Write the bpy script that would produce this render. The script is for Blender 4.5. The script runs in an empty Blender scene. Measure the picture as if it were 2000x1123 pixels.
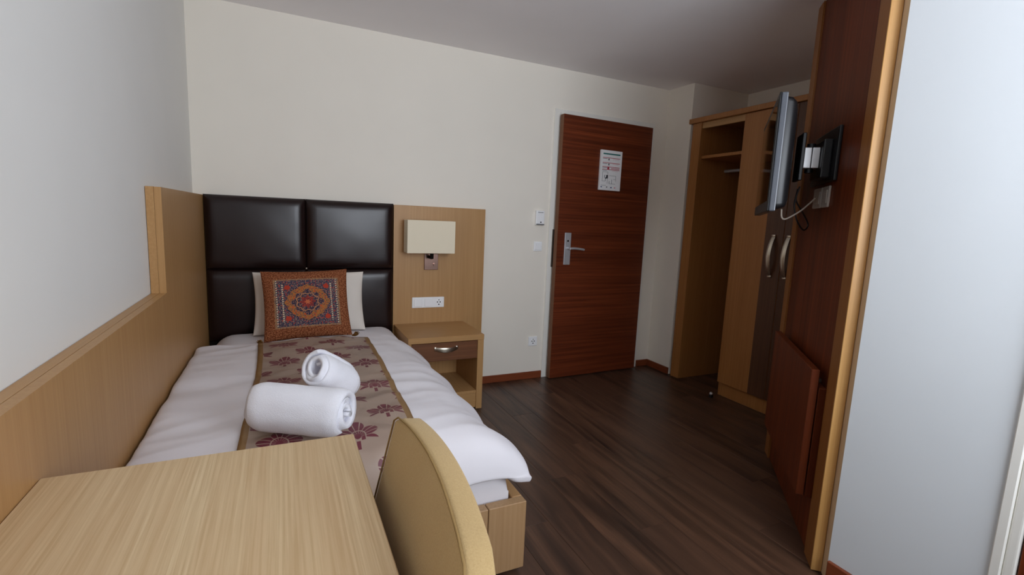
import bpy, bmesh, math, random
from mathutils import Vector, Matrix, noise
random.seed(7)
sc = bpy.context.scene
COL = sc.collection

# ------------------------------------------------------------------ camera, world, light, exposure
cam_d = bpy.data.cameras.new('camera')
cam = bpy.data.objects.new('camera', cam_d); COL.objects.link(cam)
F = Vector((0.42795405, 0.89295364, -0.13960343)); R = Vector((0.90356927, -0.42620359, 0.04373873)); U = Vector((0.02044283, 0.14485954, 0.98924103))
cam.matrix_world = Matrix(((R.x, U.x, -F.x, 0.4297), (R.y, U.y, -F.y, -3.2593), (R.z, U.z, -F.z, 1.2365), (0, 0, 0, 1)))
cam_d.sensor_width = 36.0; cam_d.lens = 947.557 * 36.0 / 2000.0; cam_d.clip_start = 0.02
sc.camera = cam
w = bpy.data.worlds.new('world'); sc.world = w; w.use_nodes = True
w.node_tree.nodes['Background'].inputs[0].default_value = (0.62, 0.78, 1.0, 1)
w.node_tree.nodes['Background'].inputs[1].default_value = 0.35
ld = bpy.data.lights.new('window_daylight', 'AREA'); ld.shape = 'RECTANGLE'
ld.size = 1.14; ld.size_y = 1.30; ld.energy = 42; ld.color = (0.875, 0.94, 1.03); ld.spread = math.radians(155)
lo = bpy.data.objects.new('window_daylight', ld); COL.objects.link(lo)
lo.location = (1.515, -4.02, 1.58); lo.rotation_euler = (math.radians(106), 0, math.radians(-7))   # the window behind the camera, facing +y
lo.visible_camera = True
sc.view_settings.view_transform = 'Standard'; sc.view_settings.look = 'None'
sc.view_settings.gamma = 1; sc.view_settings.use_curve_mapping = False
sc.view_settings.exposure = 0.0
sc.cycles.max_bounces = 20; sc.cycles.diffuse_bounces = 14; sc.cycles.glossy_bounces = 6

# ------------------------------------------------------------------ shader helpers
def lin(c):
    return tuple(((x / 255) / 12.92 if x / 255 <= 0.04045 else ((x / 255 + 0.055) / 1.055) ** 2.4) for x in c) + (1.0,)

class E:
    """tiny wrapper so shader maths can be written as expressions"""
    def __init__(s, nt, sock): s.nt = nt; s.s = sock
    def _m(s, op, *o):
        n = s.nt.nodes.new('ShaderNodeMath'); n.operation = op
        for i, v in enumerate((s,) + o):
            if isinstance(v, E): s.nt.links.new(v.s, n.inputs[i])
            else: n.inputs[i].default_value = v
        return E(s.nt, n.outputs[0])
    def __add__(s, o): return s._m('ADD', o)
    def __sub__(s, o): return s._m('SUBTRACT', o)
    def __mul__(s, o): return s._m('MULTIPLY', o)
    def __truediv__(s, o): return s._m('DIVIDE', o)
    def lt(s, o): return s._m('LESS_THAN', o)
    def gt(s, o): return s._m('GREATER_THAN', o)
    def abs(s): return s._m('ABSOLUTE')
    def frac(s): return s._m('FRACT')
    def floor(s): return s._m('FLOOR')
    def cos(s): return s._m('COSINE')
    def sin(s): return s._m('SINE')
    def pow(s, o): return s._m('POWER', o)
    def min(s, o): return s._m('MINIMUM', o)
    def max(s, o): return s._m('MAXIMUM', o)
    def mod(s, o): return s._m('FLOORED_MODULO', o)
    def clamp(s):
        r = s._m('ADD', 0.0); r.s.node.use_clamp = True; return r

def newmat(name, rough=0.5, spec=0.5, metal=0.0, color=None):
    m = bpy.data.materials.new(name); m.use_nodes = True
    b = m.node_tree.nodes['Principled BSDF']
    b.inputs['Roughness'].default_value = rough; b.inputs['Metallic'].default_value = metal
    b.inputs['Specular IOR Level'].default_value = spec
    if color is not None: b.inputs['Base Color'].default_value = lin(color)
    return m, m.node_tree, b

def node(nt, t, **kw):
    n = nt.nodes.new(t)
    for k, v in kw.items():
        if k in n.inputs: n.inputs[k].default_value = v
        else: setattr(n, k, v)
    return n

def mix(nt, fac, a, b):
    n = nt.nodes.new('ShaderNodeMix'); n.data_type = 'RGBA'
    for i, v in ((0, fac), (6, a), (7, b)):
        if isinstance(v, E): nt.links.new(v.s, n.inputs[i])
        elif hasattr(v, 'is_output'): nt.links.new(v, n.inputs[i])
        else: n.inputs[i].default_value = v
    return n.outputs[2]

def mapping(nt, scale, coord='Object', rot=(0, 0, 0)):
    t = nt.nodes.new('ShaderNodeTexCoord'); mp = nt.nodes.new('ShaderNodeMapping')
    nt.links.new(t.outputs[coord], mp.inputs[0]); mp.inputs['Scale'].default_value = scale; mp.inputs['Rotation'].default_value = rot
    return mp.outputs[0]

def noisetex(nt, vec, scale, detail=3, rough=0.5, dist=0.0):
    n = node(nt, 'ShaderNodeTexNoise'); n.inputs['Scale'].default_value = scale; n.inputs['Detail'].default_value = detail
    n.inputs['Roughness'].default_value = rough; n.inputs['Distortion'].default_value = dist
    nt.links.new(vec, n.inputs['Vector']); return E(nt, n.outputs['Fac'])

def bump(nt, b, h, strength=0.2, dist=0.002):
    n = nt.nodes.new('ShaderNodeBump'); n.inputs['Strength'].default_value = strength; n.inputs['Distance'].default_value = dist
    nt.links.new(h.s, n.inputs['Height']); nt.links.new(n.outputs[0], b.inputs['Normal'])

def wood(name, c1, c2, c3, axis, rough=0.42, spec=0.4, fine=110, broad=9):
    m, nt, b = newmat(name, rough, spec)
    k = {'x': (0.016, 1, 1), 'y': (1, 0.016, 1), 'z': (1, 1, 0.016)}[axis]
    v = mapping(nt, k)
    f = noisetex(nt, v, fine, 4, 0.6); g = noisetex(nt, v, broad, 3, 0.5, 0.6)
    fr = ((f - 0.35) * 3.0).clamp(); gr = ((g - 0.3) * 2.4).clamp()
    col = mix(nt, fr, lin(c1), lin(c2)); col = mix(nt, gr * 0.55, col, lin(c3))
    nt.links.new(col, b.inputs['Base Color']); bump(nt, b, f, 0.06, 0.001)
    return m

OAK = dict(c1=(176, 134, 85), c2=(189, 148, 98), c3=(174, 131, 81))
M = {}
M['oak_z'] = wood('light_oak_vertical', axis='z', **OAK)
M['oak_y'] = wood('light_oak_along_room', axis='y', **OAK)
M['oak_x'] = wood('light_oak_across_room', axis='x', **OAK)
M['oak_desk'] = wood('pale_oak_desk', (196, 166, 124), (222, 198, 158), (200, 166, 124), 'y', 0.42, 0.35, 210, 16)
M['oak_edge'] = wood('golden_oak_edge', (188, 140, 80), (206, 160, 98), (178, 128, 70), 'z')
M['oak_bed'] = wood('bed_oak', (170, 134, 94), (186, 152, 112), (170, 133, 93), 'z')
M['oak_shaded'] = wood('shaded_oak_frame', (140, 88, 42), (156, 102, 52), (130, 80, 36), 'z')  # oak darkened to carry the shade on the frame strip fronts
M['oak_wardrobe'] = wood('wardrobe_oak', (162, 108, 58), (178, 124, 70), (156, 102, 54), 'z')
M['walnut_z'] = wood('walnut_vertical', (84, 54, 36), (104, 68, 44), (72, 44, 30), 'z', 0.4)
M['walnut_x'] = wood('walnut_across', (104, 66, 42), (130, 84, 54), (92, 56, 36), 'x', 0.38)
M['mahog_z'] = wood('mahogany_vertical', (94, 42, 19), (128, 60, 28), (72, 29, 13), 'z', 0.46, 0.22, 60, 14)
M['mahog_x'] = wood('mahogany_door_horizontal', (88, 37, 17), (132, 62, 32), (72, 29, 13), 'x', 0.4, 0.35, 70, 16)
M['cherry_x'] = wood('cherry_baseboard', (122, 60, 32), (142, 74, 42), (110, 52, 28), 'x', 0.4)
M['cherry_y'] = wood('cherry_baseboard_side', (122, 60, 32), (142, 74, 42), (110, 52, 28), 'y', 0.4)

def plaster(name, c, bumps=0.12, scale=(260, 260, 30)):
    m, nt, b = newmat(name, 0.85, 0.2)
    f = noisetex(nt, mapping(nt, scale), 1.0, 2); g = noisetex(nt, mapping(nt, (2, 2, 2)), 1.5, 2)
    c2 = tuple(x * 0.975 for x in c)
    nt.links.new(mix(nt, g, lin(c), lin(c2)), b.inputs['Base Color']); bump(nt, b, f, bumps, 0.001)
    return m
M['wall'] = plaster('cream_wallpaper', (242, 236, 224))
M['wall_white'] = plaster('white_painted_wall', (236, 236, 232), 0.05)
M['wall_right'] = plaster('grey_white_painted_wall', (224, 229, 232), 0.05)
M['ceiling'] = plaster('ceiling_paint', (245, 242, 243), 0.03, (80, 80, 80))
M['wall_shaded'] = plaster('shaded_wall_beige', (216, 190, 154), 0.05)  # beige holds the shade of the diagonal wall, turned from the window
M['white_metal'] = newmat('white_lacquer', 0.4, 0.5, 0, (236, 234, 226))[0]
M['white_plastic'] = newmat('white_plastic', 0.35, 0.5, 0, (246, 247, 248))[0]
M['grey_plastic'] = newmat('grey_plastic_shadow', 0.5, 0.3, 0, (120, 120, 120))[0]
M['black_plastic'] = newmat('black_plastic', 0.42, 0.5, 0, (18, 18, 20))[0]
M['tv_side'] = newmat('graphite_plastic', 0.35, 0.6, 0, (70, 74, 82))[0]
M['screen'] = newmat('glossy_screen', 0.06, 0.6, 0, (6, 6, 8))[0]
M['steel'] = newmat('satin_steel', 0.34, 0.5, 0.55, (206, 208, 212))[0]
M['alu'] = newmat('bright_aluminium', 0.4, 0.5, 0.7, (232, 234, 236))[0]
M['nickel'] = newmat('satin_nickel', 0.3, 0.5, 1.0, (205, 196, 180))[0]
M['bronze'] = newmat('reddish_chrome', 0.22, 0.5, 1.0, (170, 140, 128))[0]
M['socket_metal'] = newmat('pale_nickel_plate', 0.4, 0.5, 0.3, (206, 196, 186))[0]
M['leaf_edge'] = newmat('brown_door_edge', 0.5, 0.3, 0, (120, 80, 54))[0]
M['dark'] = newmat('dark_gap', 0.8, 0.1, 0, (26, 20, 16))[0]
M['dark_metal'] = newmat('dark_strike_metal', 0.4, 0.5, 0.8, (120, 112, 102))[0]
M['cable_white'] = newmat('white_cable', 0.5, 0.4, 0, (215, 205, 190))[0]
M['gold_cord'] = newmat('brown_gold_tassel', 0.8, 0.2, 0, (120, 84, 40))[0]

def fabric(name, c, c2, scale=700, rough=0.9, bstr=0.25, sheen=0.0):
    m, nt, b = newmat(name, rough, 0.15)
    v = mapping(nt, (1, 1, 1)); f = noisetex(nt, v, scale, 2, 0.7); g = noisetex(nt, v, 6, 3)
    nt.links.new(mix(nt, f * 0.7 + g * 0.3, lin(c), lin(c2)), b.inputs['Base Color']); bump(nt, b, f, bstr, 0.0015)
    if sheen: b.inputs['Sheen Weight'].default_value = sheen
    return m
M['linen'] = fabric('white_linen', (236, 233, 236), (229, 226, 231), 500, 0.85, 0.05)
M['pillow'] = fabric('white_pillowcase', (232, 224, 214), (224, 216, 206), 500, 0.85, 0.05)
M['towel'] = fabric('white_terry', (246, 246, 250), (232, 232, 240), 380, 0.95, 0.9, 0.3)
M['chair'] = fabric('mustard_upholstery', (166, 138, 90), (206, 178, 130), 420, 0.85, 0.35, 0.1)
M['chair_seam'] = fabric('mustard_piping', (142, 116, 74), (160, 132, 86), 900)
M['shade'] = fabric('cream_lampshade', (242, 232, 208), (236, 224, 198), 600, 0.9, 0.1)
m, nt, b = newmat('dark_brown_leather', 0.30, 0.42); M['leather'] = m
f = noisetex(nt, mapping(nt, (1, 1, 1)), 260, 3, 0.6)
nt.links.new(mix(nt, f, lin((26, 14, 13)), lin((36, 20, 18))), b.inputs['Base Color']); bump(nt, b, f, 0.18, 0.001)

# floor planks: streaky dark wood, each plank with its own tone
m, nt, b = newmat('dark_walnut_plank', 0.36, 0.45); M['plank'] = m
oi = nt.nodes.new('ShaderNodeObjectInfo'); rnd = E(nt, oi.outputs['Random'])
geo = nt.nodes.new('ShaderNodeNewGeometry'); mp = nt.nodes.new('ShaderNodeMapping'); cx = nt.nodes.new('ShaderNodeCombineXYZ')
nt.links.new((rnd * 37.0).s, cx.inputs[0]); nt.links.new((rnd * 91.0).s, cx.inputs[1]); nt.links.new(cx.outputs[0], mp.inputs['Location'])
nt.links.new(geo.outputs['Position'], mp.inputs[0]); mp.inputs['Scale'].default_value = (1, 0.075, 1)
f = noisetex(nt, mp.outputs[0], 95, 4, 0.65); g = noisetex(nt, mp.outputs[0], 15, 3, 0.55, 0.8)
col = mix(nt, ((g - 0.3) * 2.4).clamp(), lin((36, 25, 20)), lin((112, 80, 60)))
col = mix(nt, (f - 0.35).clamp() * 1.2, col, lin((64, 46, 38)))
col = mix(nt, ((rnd - 0.25) * 0.75).clamp(), col, lin((84, 60, 47)))
nt.links.new(col, b.inputs['Base Color']); bump(nt, b, f, 0.05, 0.001)
nt.links.new((f * 0.18 + 0.27).s, b.inputs['Roughness'])

# cushion print: rust border, blue field, gold medallion, red rosettes (UV 0..1)
m, nt, b = newmat('kilim_cushion_print', 0.9, 0.15); M['cushion'] = m
tc = nt.nodes.new('ShaderNodeTexCoord'); sp = nt.nodes.new('ShaderNodeSeparateXYZ'); nt.links.new(tc.outputs['UV'], sp.inputs[0])
u = E(nt, sp.outputs[0]) - 0.5; v = E(nt, sp.outputs[1]) - 0.5
sp1 = noisetex(nt, tc.outputs['UV'], 62, 1, 0.5); sp2 = noisetex(nt, tc.outputs['UV'], 44, 1, 0.5); wv = noisetex(nt, tc.outputs['UV'], 200, 1)
rust = mix(nt, ((sp1 - 0.42) * 5).clamp(), lin((108, 56, 32)), lin((160, 102, 68)))
blue = mix(nt, sp1.gt(0.54), lin((58, 58, 76)), lin((134, 108, 98)))
blue = mix(nt, sp2.gt(0.63), blue, lin((176, 60, 46)))
gold = mix(nt, sp1.gt(0.55), lin((168, 108, 54)), lin((96, 76, 78))); gold = mix(nt, sp2.gt(0.62), gold, lin((196, 74, 44)))
au = u.abs(); av = v.abs()
c = mix(nt, au.lt(0.375) * av.lt(0.350), rust, mix(nt, sp1.gt(0.5), lin((168, 126, 84)), lin((120, 96, 84))))
c = mix(nt, au.lt(0.355) * av.lt(0.330), c, blue)
dots = (au - 0.275).abs().lt(0.008) * (v * 34.0).frac().gt(0.45) * av.lt(0.27)
dots2 = (au - 0.343).abs().lt(0.007) * (v * 30.0).frac().gt(0.5) * av.lt(0.33)
c = mix(nt, dots.max(dots2), c, lin((206, 192, 160)))
r2 = ((u * u) + (v * v)).pow(0.5)
ang = E(nt, nt.nodes.new('ShaderNodeMath').outputs[0]); an = ang.s.node; an.operation = 'ARCTAN2'; nt.links.new(v.s, an.inputs[0]); nt.links.new(u.s, an.inputs[1])
points = (ang * 2.0).cos().abs().pow(10.0) * 0.022
navy = mix(nt, sp1.gt(0.55), lin((50, 48, 66)), lin((148, 108, 92)))
c = mix(nt, r2.lt((ang * 16.0).cos() * 0.004 + points + 0.245), c, navy)
c = mix(nt, r2.lt((ang * 16.0).cos() * 0.005 + points + 0.232), c, gold)
c = mix(nt, r2.lt((ang * 8.0).cos() * 0.012 + points + 0.158), c, navy)
c = mix(nt, ((ang * 8.0).cos() * 0.010 + r2 - 0.122).abs().lt(0.006), c, lin((176, 122, 84)))
c = mix(nt, r2.lt((ang * 8.0).cos() * 0.016 + 0.078), c, mix(nt, sp1.gt(0.52), lin((158, 62, 46)), lin((96, 50, 58))))
c = mix(nt, r2.lt((ang * 6.0).cos() * 0.008 + 0.028), c, lin((190, 104, 70)))
cr = (((au - 0.22) * (au - 0.22)) + ((av - 0.22) * (av - 0.22))).pow(0.5)
c = mix(nt, cr.lt(0.034), c, lin((172, 62, 44)))
nt.links.new(c, b.inputs['Base Color']); bump(nt, b, wv, 0.35, 0.001)

# bed runner: satin ground, burgundy lotus motifs in staggered rows, gold border (UV in metres)
m, nt, b = newmat('satin_lotus_runner', 0.42, 0.45); M['runner'] = m
tc = nt.nodes.new('ShaderNodeTexCoord'); sp = nt.nodes.new('ShaderNodeSeparateXYZ'); nt.links.new(tc.outputs['UV'], sp.inputs[0])
u = E(nt, sp.outputs[0]); v = E(nt, sp.outputs[1])
PX, PY = 0.22, 0.27
def lotus(u, v):
    fu = ((u / PX).frac() - 0.5) * PX; fv = ((v / PY).frac() - 0.5) * PY
    r = ((fu * fu) + (fv * fv * 0.75)).pow(0.5)
    a = E(nt, nt.nodes.new('ShaderNodeMath').outputs[0]); n = a.s.node; n.operation = 'ARCTAN2'; nt.links.new(fu.s, n.inputs[0]); nt.links.new((fv * -1.0).s, n.inputs[1])
    b_ = a.abs()                                                     # 0 towards the head of the bed
    up = b_.lt(1.95)
    env = ((a * 2.9).cos().abs().pow(0.6) * 0.036 + 0.022) * up + 0.010
    veins = (a * 8.7).cos().abs().gt(0.25).max(r.lt(0.010))
    ring = (r - 0.024).abs().gt(0.0018)
    stem = fu.abs().lt(0.006) * (fv - 0.034).abs().lt(0.014)
    base_ = (fu.abs() - 0.016).abs().lt(0.006) * (fv - 0.012).abs().lt(0.006)
    return (r.lt(env) * veins * ring).max(stem).max(base_)
pat = lotus(u, v).max(lotus(u + PX / 2, v + PY / 2))
wn = noisetex(nt, tc.outputs['UV'], 7, 2)
ground = mix(nt, wn, lin((146, 124, 110)), lin((172, 152, 136)))
c = mix(nt, pat, ground, mix(nt, noisetex(nt, tc.outputs['UV'], 160, 1), lin((92, 32, 46)), lin((118, 54, 64))))
edge = (u - 0.26).abs().gt(0.238)
c = mix(nt, edge, c, lin((138, 104, 62)))
nt.links.new(c, b.inputs['Base Color']); bump(nt, b, noisetex(nt, tc.outputs['UV'], 600, 1), 0.1, 0.001)

# ------------------------------------------------------------------ mesh helpers
def link(name, bm, mat, parent=None, smooth=None, origin=None, recalc=True):
    me = bpy.data.meshes.new(name)
    if origin is not None: bmesh.ops.translate(bm, verts=bm.verts, vec=-Vector(origin))
    if recalc: bmesh.ops.recalc_face_normals(bm, faces=bm.faces)
    bm.to_mesh(me); bm.free()
    o = bpy.data.objects.new(name, me); COL.objects.link(o)
    for mm in (mat if isinstance(mat, (list, tuple)) else [mat]): me.materials.append(M[mm] if isinstance(mm, str) else mm)
    if parent is not None:
        o.parent = parent
    if smooth:
        me.polygons.foreach_set('use_smooth', [True] * len(me.polygons))
        me.set_sharp_from_angle(angle=math.radians(smooth))
    return o

def base(o):                       # world-space offset that meshes under o must remove
    v = Vector((0, 0, 0))
    return v

def add_box(bm, x0, x1, y0, y1, z0, z1, bev=0.0, seg=1, mi=0):
    r = bmesh.ops.create_cube(bm, size=1)
    vs = r['verts']
    for q in vs:
        q.co = Vector(((x0 + x1) / 2 + q.co.x * (x1 - x0), (y0 + y1) / 2 + q.co.y * (y1 - y0), (z0 + z1) / 2 + q.co.z * (z1 - z0)))
    fs = {f for q in vs for f in q.link_faces}
    for f in fs: f.material_index = mi
    if bev > 0:
        es = list({e for q in vs for e in q.link_edges})
        bmesh.ops.bevel(bm, geom=es, offset=bev, segments=seg, affect='EDGES', profile=0.6)

def add_cyl(bm, p0, p1, r0, r1=None, seg=20):
    p0 = Vector(p0); p1 = Vector(p1); r1 = r0 if r1 is None else r1
    d = p1 - p0
    mat = Matrix.Translation((p0 + p1) / 2) @ d.to_track_quat('Z', 'Y').to_matrix().to_4x4()
    bmesh.ops.create_cone(bm, cap_ends=True, segments=seg, radius1=r0, radius2=r1, depth=d.length, matrix=mat)

def add_tube(bm, pts, r, seg=8):
    pts = [Vector(p) for p in pts]; rings = []
    for i, p in enumerate(pts):
        t = (pts[min(i + 1, len(pts) - 1)] - pts[max(i - 1, 0)]).normalized()
        a = t.orthogonal().normalized() if i == 0 else (a - t * a.dot(t)).normalized()
        c_ = t.cross(a)
        rings.append([bm.verts.new(p + r * (math.cos(2 * math.pi * k / seg) * a + math.sin(2 * math.pi * k / seg) * c_)) for k in range(seg)])
    for A, B in zip(rings, rings[1:]):
        for k in range(seg): bm.faces.new((A[k], A[(k + 1) % seg], B[(k + 1) % seg], B[k]))
    bm.faces.new(rings[0]); bm.faces.new(rings[-1][::-1])

def spline(pts, n):
    pts = [Vector(p) for p in pts]; out = []
    P = [pts[0] * 2 - pts[1]] + pts + [pts[-1] * 2 - pts[-2]]
    for i in range(1, len(P) - 2):
        for k in range(n):
            t = k / n; a, b_, c_, d = P[i - 1], P[i], P[i + 1], P[i + 2]
            out.append(0.5 * ((2 * b_) + (c_ - a) * t + (2 * a - 5 * b_ + 4 * c_ - d) * t * t + (3 * b_ - a - 3 * c_ + d) * t ** 3))
    return out + [pts[-1]]

def add_prism(bm, poly, z0, z1, mi=0):      # vertical prism over a polygon in x, y
    A = [bm.verts.new((x, y, z0)) for x, y in poly]; B = [bm.verts.new((x, y, z1)) for x, y in poly]
    fs = [bm.faces.new(A), bm.faces.new(B[::-1])]
    for i in range(len(poly)): fs.append(bm.faces.new((A[i], B[i], B[(i + 1) % len(poly)], A[(i + 1) % len(poly)])))
    for f in fs: f.material_index = mi

def box(name, dims, mat, parent=None, bev=0.0015, seg=1, off=None):
    bm = bmesh.new(); add_box(bm, *dims, bev=bev, seg=seg)
    return link(name, bm, mat, parent, origin=off)

def thing(name, label, cat, loc=(0, 0, 0), rz=0.0, group=None):
    o = bpy.data.objects.new(name, None); COL.objects.link(o); o.location = loc; o.rotation_euler = (0, 0, rz)
    o.empty_display_size = 0.1
    o['label'] = label; o['category'] = cat
    if group: o['group'] = group
    return o

class T:
    """a thing whose parts are written in world coordinates and stored relative to its base"""
    def __init__(s, name, label, cat, loc=(0, 0, 0), rz=0.0, group=None, local=False):
        s.o = thing(name, label, cat, loc, rz, group); s.off = None if local else Vector(loc)
    def box(s, name, dims, mat, bev=0.0015, seg=1, parent=None):
        return box(name, dims, mat, parent or s.o, bev, seg, s.off)
    def part(s, name, bm, mat, smooth=None, parent=None, recalc=True):
        return link(name, bm, mat, parent or s.o, smooth, s.off, recalc)

def structure(o): o['kind'] = 'structure'; return o
def tag(o, label, cat, group=None):
    o['label'] = label; o['category'] = cat
    if group: o['group'] = group
    return o

# ------------------------------------------------------------------ room
H = 2.3454; YB = -4.0; XR = 2.168; XA = 3.96; XB = 3.3596; YP = -0.2692
th = math.radians(46.0); dx, dy = math.cos(th), math.sin(th)          # the diagonal wall runs from K towards +x +y
K = (XR, -2.336); SE = 1.10
FE = (K[0] + SE * dx, K[1] + SE * dy)
YW = -1.62                                                             # far end of the wardrobe alcove
bm = bmesh.new(); add_box(bm, -0.15, 4.1, YB - 0.12, 0.35, -0.12, -0.010)
floor = structure(link('floor', bm, 'dark'))
PW = 0.158
def inside_block(x, y):
    if y > YW or x < XR: return False
    return (x - K[0]) * dy - (y - K[1]) * dx > 0.02
row = 0; x = -0.012
while x < XA - 0.01:
    y = YB + (-(row * 0.47) % 1.22) - 1.22
    x1 = min(x + PW, XA)
    while y < 0.0:
        a, c_ = max(y, YB), min(y + 1.22, 0.10 if 2.3 < x < 3.2 else 0.0)
        if c_ - a > 0.01 and not all(inside_block(px, py) for px in (x, x1) for py in (a, c_)):
            bm = bmesh.new(); add_box(bm, x + 0.0004, x1 - 0.0004, a + 0.0004, c_ - 0.0004, -0.010, 0.0, bev=0.0006)
            o = link('plank', bm, 'plank', floor)
        y += 1.22
    x = x1; row += 1

bm = bmesh.new(); add_box(bm, -0.15, 4.1, YB - 0.12, 0.35, H, H + 0.1)
structure(link('ceiling', bm, 'ceiling'))
bm = bmesh.new(); add_box(bm, -0.132, -0.012, YB - 0.12, 0.12, -0.01, H)
structure(link('wall_left', bm, 'wall_white'))
DX0, DX1, DZ = 2.277, 3.224, 2.060                                     # entrance door frame, outer edges
bm = bmesh.new()
add_box(bm, -0.012, DX0 + 0.02, 0, 0.12, -0.01, H); add_box(bm, DX1 - 0.02, XB, 0, 0.12, -0.01, H); add_box(bm, DX0 + 0.02, DX1 - 0.02, 0, 0.12, DZ - 0.02, H)
structure(link('wall_far', bm, 'wall'))
bm = bmesh.new(); add_box(bm, 2.2, 3.3, 0.30, 0.34, -0.01, H); add_box(bm, 2.16, 2.2, 0.12, 0.34, -0.01, H); add_box(bm, 3.3, 3.34, 0.12, 0.34, -0.01, H)
structure(link('wall_corridor', bm, 'dark'))
bm = bmesh.new(); add_box(bm, XB, 4.08, YP, 0.12, -0.01, H)
structure(link('wall_pillar', bm, 'wall'))
bm = bmesh.new(); add_box(bm, XA, 4.08, YW, YP, -0.01, H)
structure(link('wall_alcove', bm, 'wall'))
# bathroom block: straight white wall near the camera, diagonal wall carrying the panel
D2A, D2B, D2Z = -2.74, -3.60, 2.06                                     # bathroom door casing, outer edges along y
bm = bmesh.new()
add_prism(bm, [K, (XR, D2A - 0.02), (XR + 0.1, D2A - 0.02), (XR + 0.1, K[1] - 0.06)], -0.01, H)
add_box(bm, XR, XR + 0.1, YB, D2B + 0.02, -0.01, H); add_box(bm, XR, XR + 0.1, D2B + 0.02, D2A - 0.02, D2Z - 0.02, H)
structure(link('wall_right', bm, 'wall_right'))
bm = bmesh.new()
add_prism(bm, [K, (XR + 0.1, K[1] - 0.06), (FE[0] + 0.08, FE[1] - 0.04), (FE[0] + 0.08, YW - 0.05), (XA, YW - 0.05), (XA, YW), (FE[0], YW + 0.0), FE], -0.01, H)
structure(link('wall_diagonal', bm, 'wall_shaded'))
# window wall behind the camera
WX0, WX1, WZ0, WZ1 = 0.93, 2.10, 0.90, 2.26
bm = bmesh.new()
add_box(bm, -0.012, WX0, YB - 0.12, YB, -0.01, H); add_box(bm, WX1, XR + 0.1, YB - 0.12, YB, -0.01, H)
add_box(bm, WX0, WX1, YB - 0.12, YB, -0.01, WZ0); add_box(bm, WX0, WX1, YB - 0.12, YB, WZ1, H)
structure(link('wall_rear', bm, 'wall_white'))
bm = bmesh.new()
for a in ((WX0, WX0 + 0.035, WZ0, WZ1), (WX1 - 0.035, WX1, WZ0, WZ1), (WX0, WX1, WZ0, WZ0 + 0.035), (WX0, WX1, WZ1 - 0.035, WZ1)):
    add_box(bm, a[0], a[1], YB - 0.09, YB - 0.04, a[2], a[3])
structure(link('window_1', bm, 'white_metal'))

# baseboards
bm = bmesh.new(); add_box(bm, 1.735, DX0 - 0.002, -0.014, 0, 0, 0.056, 0.003); add_box(bm, DX1 + 0.002, XB - 0.014, -0.014, 0, 0, 0.056, 0.003)
structure(link('baseboard_far', bm, 'cherry_x'))
bm = bmesh.new(); add_box(bm, XB - 0.014, XB, YP + 0.0, 0, 0, 0.056, 0.003)
structure(link('baseboard_pillar', bm, 'cherry_y'))
bm = bmesh.new(); add_box(bm, XR - 0.014, XR, D2A + 0.002, K[1] - 0.004, 0, 0.088, 0.003)
structure(link('baseboard_right', bm, 'cherry_y'))
bm = bmesh.new(); add_box(bm, XR - 0.014, XR, YB, D2B - 0.002, 0, 0.088, 0.003)
structure(link('baseboard_right_near', bm, 'cherry_y'))

# ------------------------------------------------------------------ entrance door
d1 = bpy.data.objects.new('door_1', None); COL.objects.link(d1); d1.location = (DX0, 0, 0); structure(d1)
off = d1.location.copy()
bm = bmesh.new()
fw = 0.062
for a in ((DX0, DX0 + fw, 0, DZ), (DX1 - fw - 0.004, DX1, 0, DZ), (DX0 + fw, DX1 - fw - 0.004, DZ - 0.050, DZ)):
    add_box(bm, a[0], a[1], -0.012, 0.12, a[2], a[3], 0.003)
link('frame', bm, 'white_metal', d1, origin=off)
bm = bmesh.new(); add_box(bm, DX0 + fw - 0.02, DX0 + fw - 0.004, -0.0145, -0.011, 0, DZ - 0.02, 0.0)
link('frame_lip', bm, 'white_metal', d1, origin=off)
bm = bmesh.new(); add_box(bm, DX0 + 0.030, DX0 + 0.060, -0.020, -0.008, 0.885, 1.172, 0.001)
link('strike_plate', bm, 'dark_metal', d1, origin=off)
hx = DX1 - fw + 0.004
leaf = bpy.data.objects.new('leaf', bpy.data.meshes.new('leaf')); COL.objects.link(leaf)
bm = bmesh.new(); add_box(bm, -0.855, 0.0, -0.044, 0.0, 0.010, 2.014, 0.002); bm.to_mesh(leaf.data); bm.free(); leaf.data.materials.append(M['mahog_x'])
leaf.parent = d1; leaf.location = (hx - DX0, -0.014, 0); leaf.rotation_euler = (0, 0, math.radians(1.7))
bm = bmesh.new(); add_box(bm, -0.8575, -0.8545, -0.043, -0.001, 0.012, 2.012); link('leaf_edge', bm, 'leaf_edge', leaf)
bm = bmesh.new(); add_box(bm, -0.792, -0.736, -0.0535, -0.044, 0.908, 1.152, 0.003, 2); o = link('lock_plate', bm, 'steel', leaf)
bm = bmesh.new(); add_cyl(bm, (-0.764, -0.053, 1.035), (-0.764, -0.092, 1.035), 0.010)
add_tube(bm, spline([(-0.764, -0.090, 1.035), (-0.72, -0.094, 1.036), (-0.66, -0.092, 1.030), (-0.636, -0.088, 1.026)], 6), 0.009, 10)
link('handle', bm, 'steel', leaf, 40)
bm = bmesh.new(); add_cyl(bm, (-0.764, -0.0525, 1.09), (-0.764, -0.0555, 1.09), 0.007); link('lock_light', bm, 'dark', leaf)
for z in (1.70, 0.27):
    bm = bmesh.new(); add_cyl(bm, (hx + 0.008, -0.024, z - 0.045), (hx + 0.008, -0.024, z + 0.045), 0.008, seg=12)
    link('hinge', bm, 'steel', d1, 40, origin=off)

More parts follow.
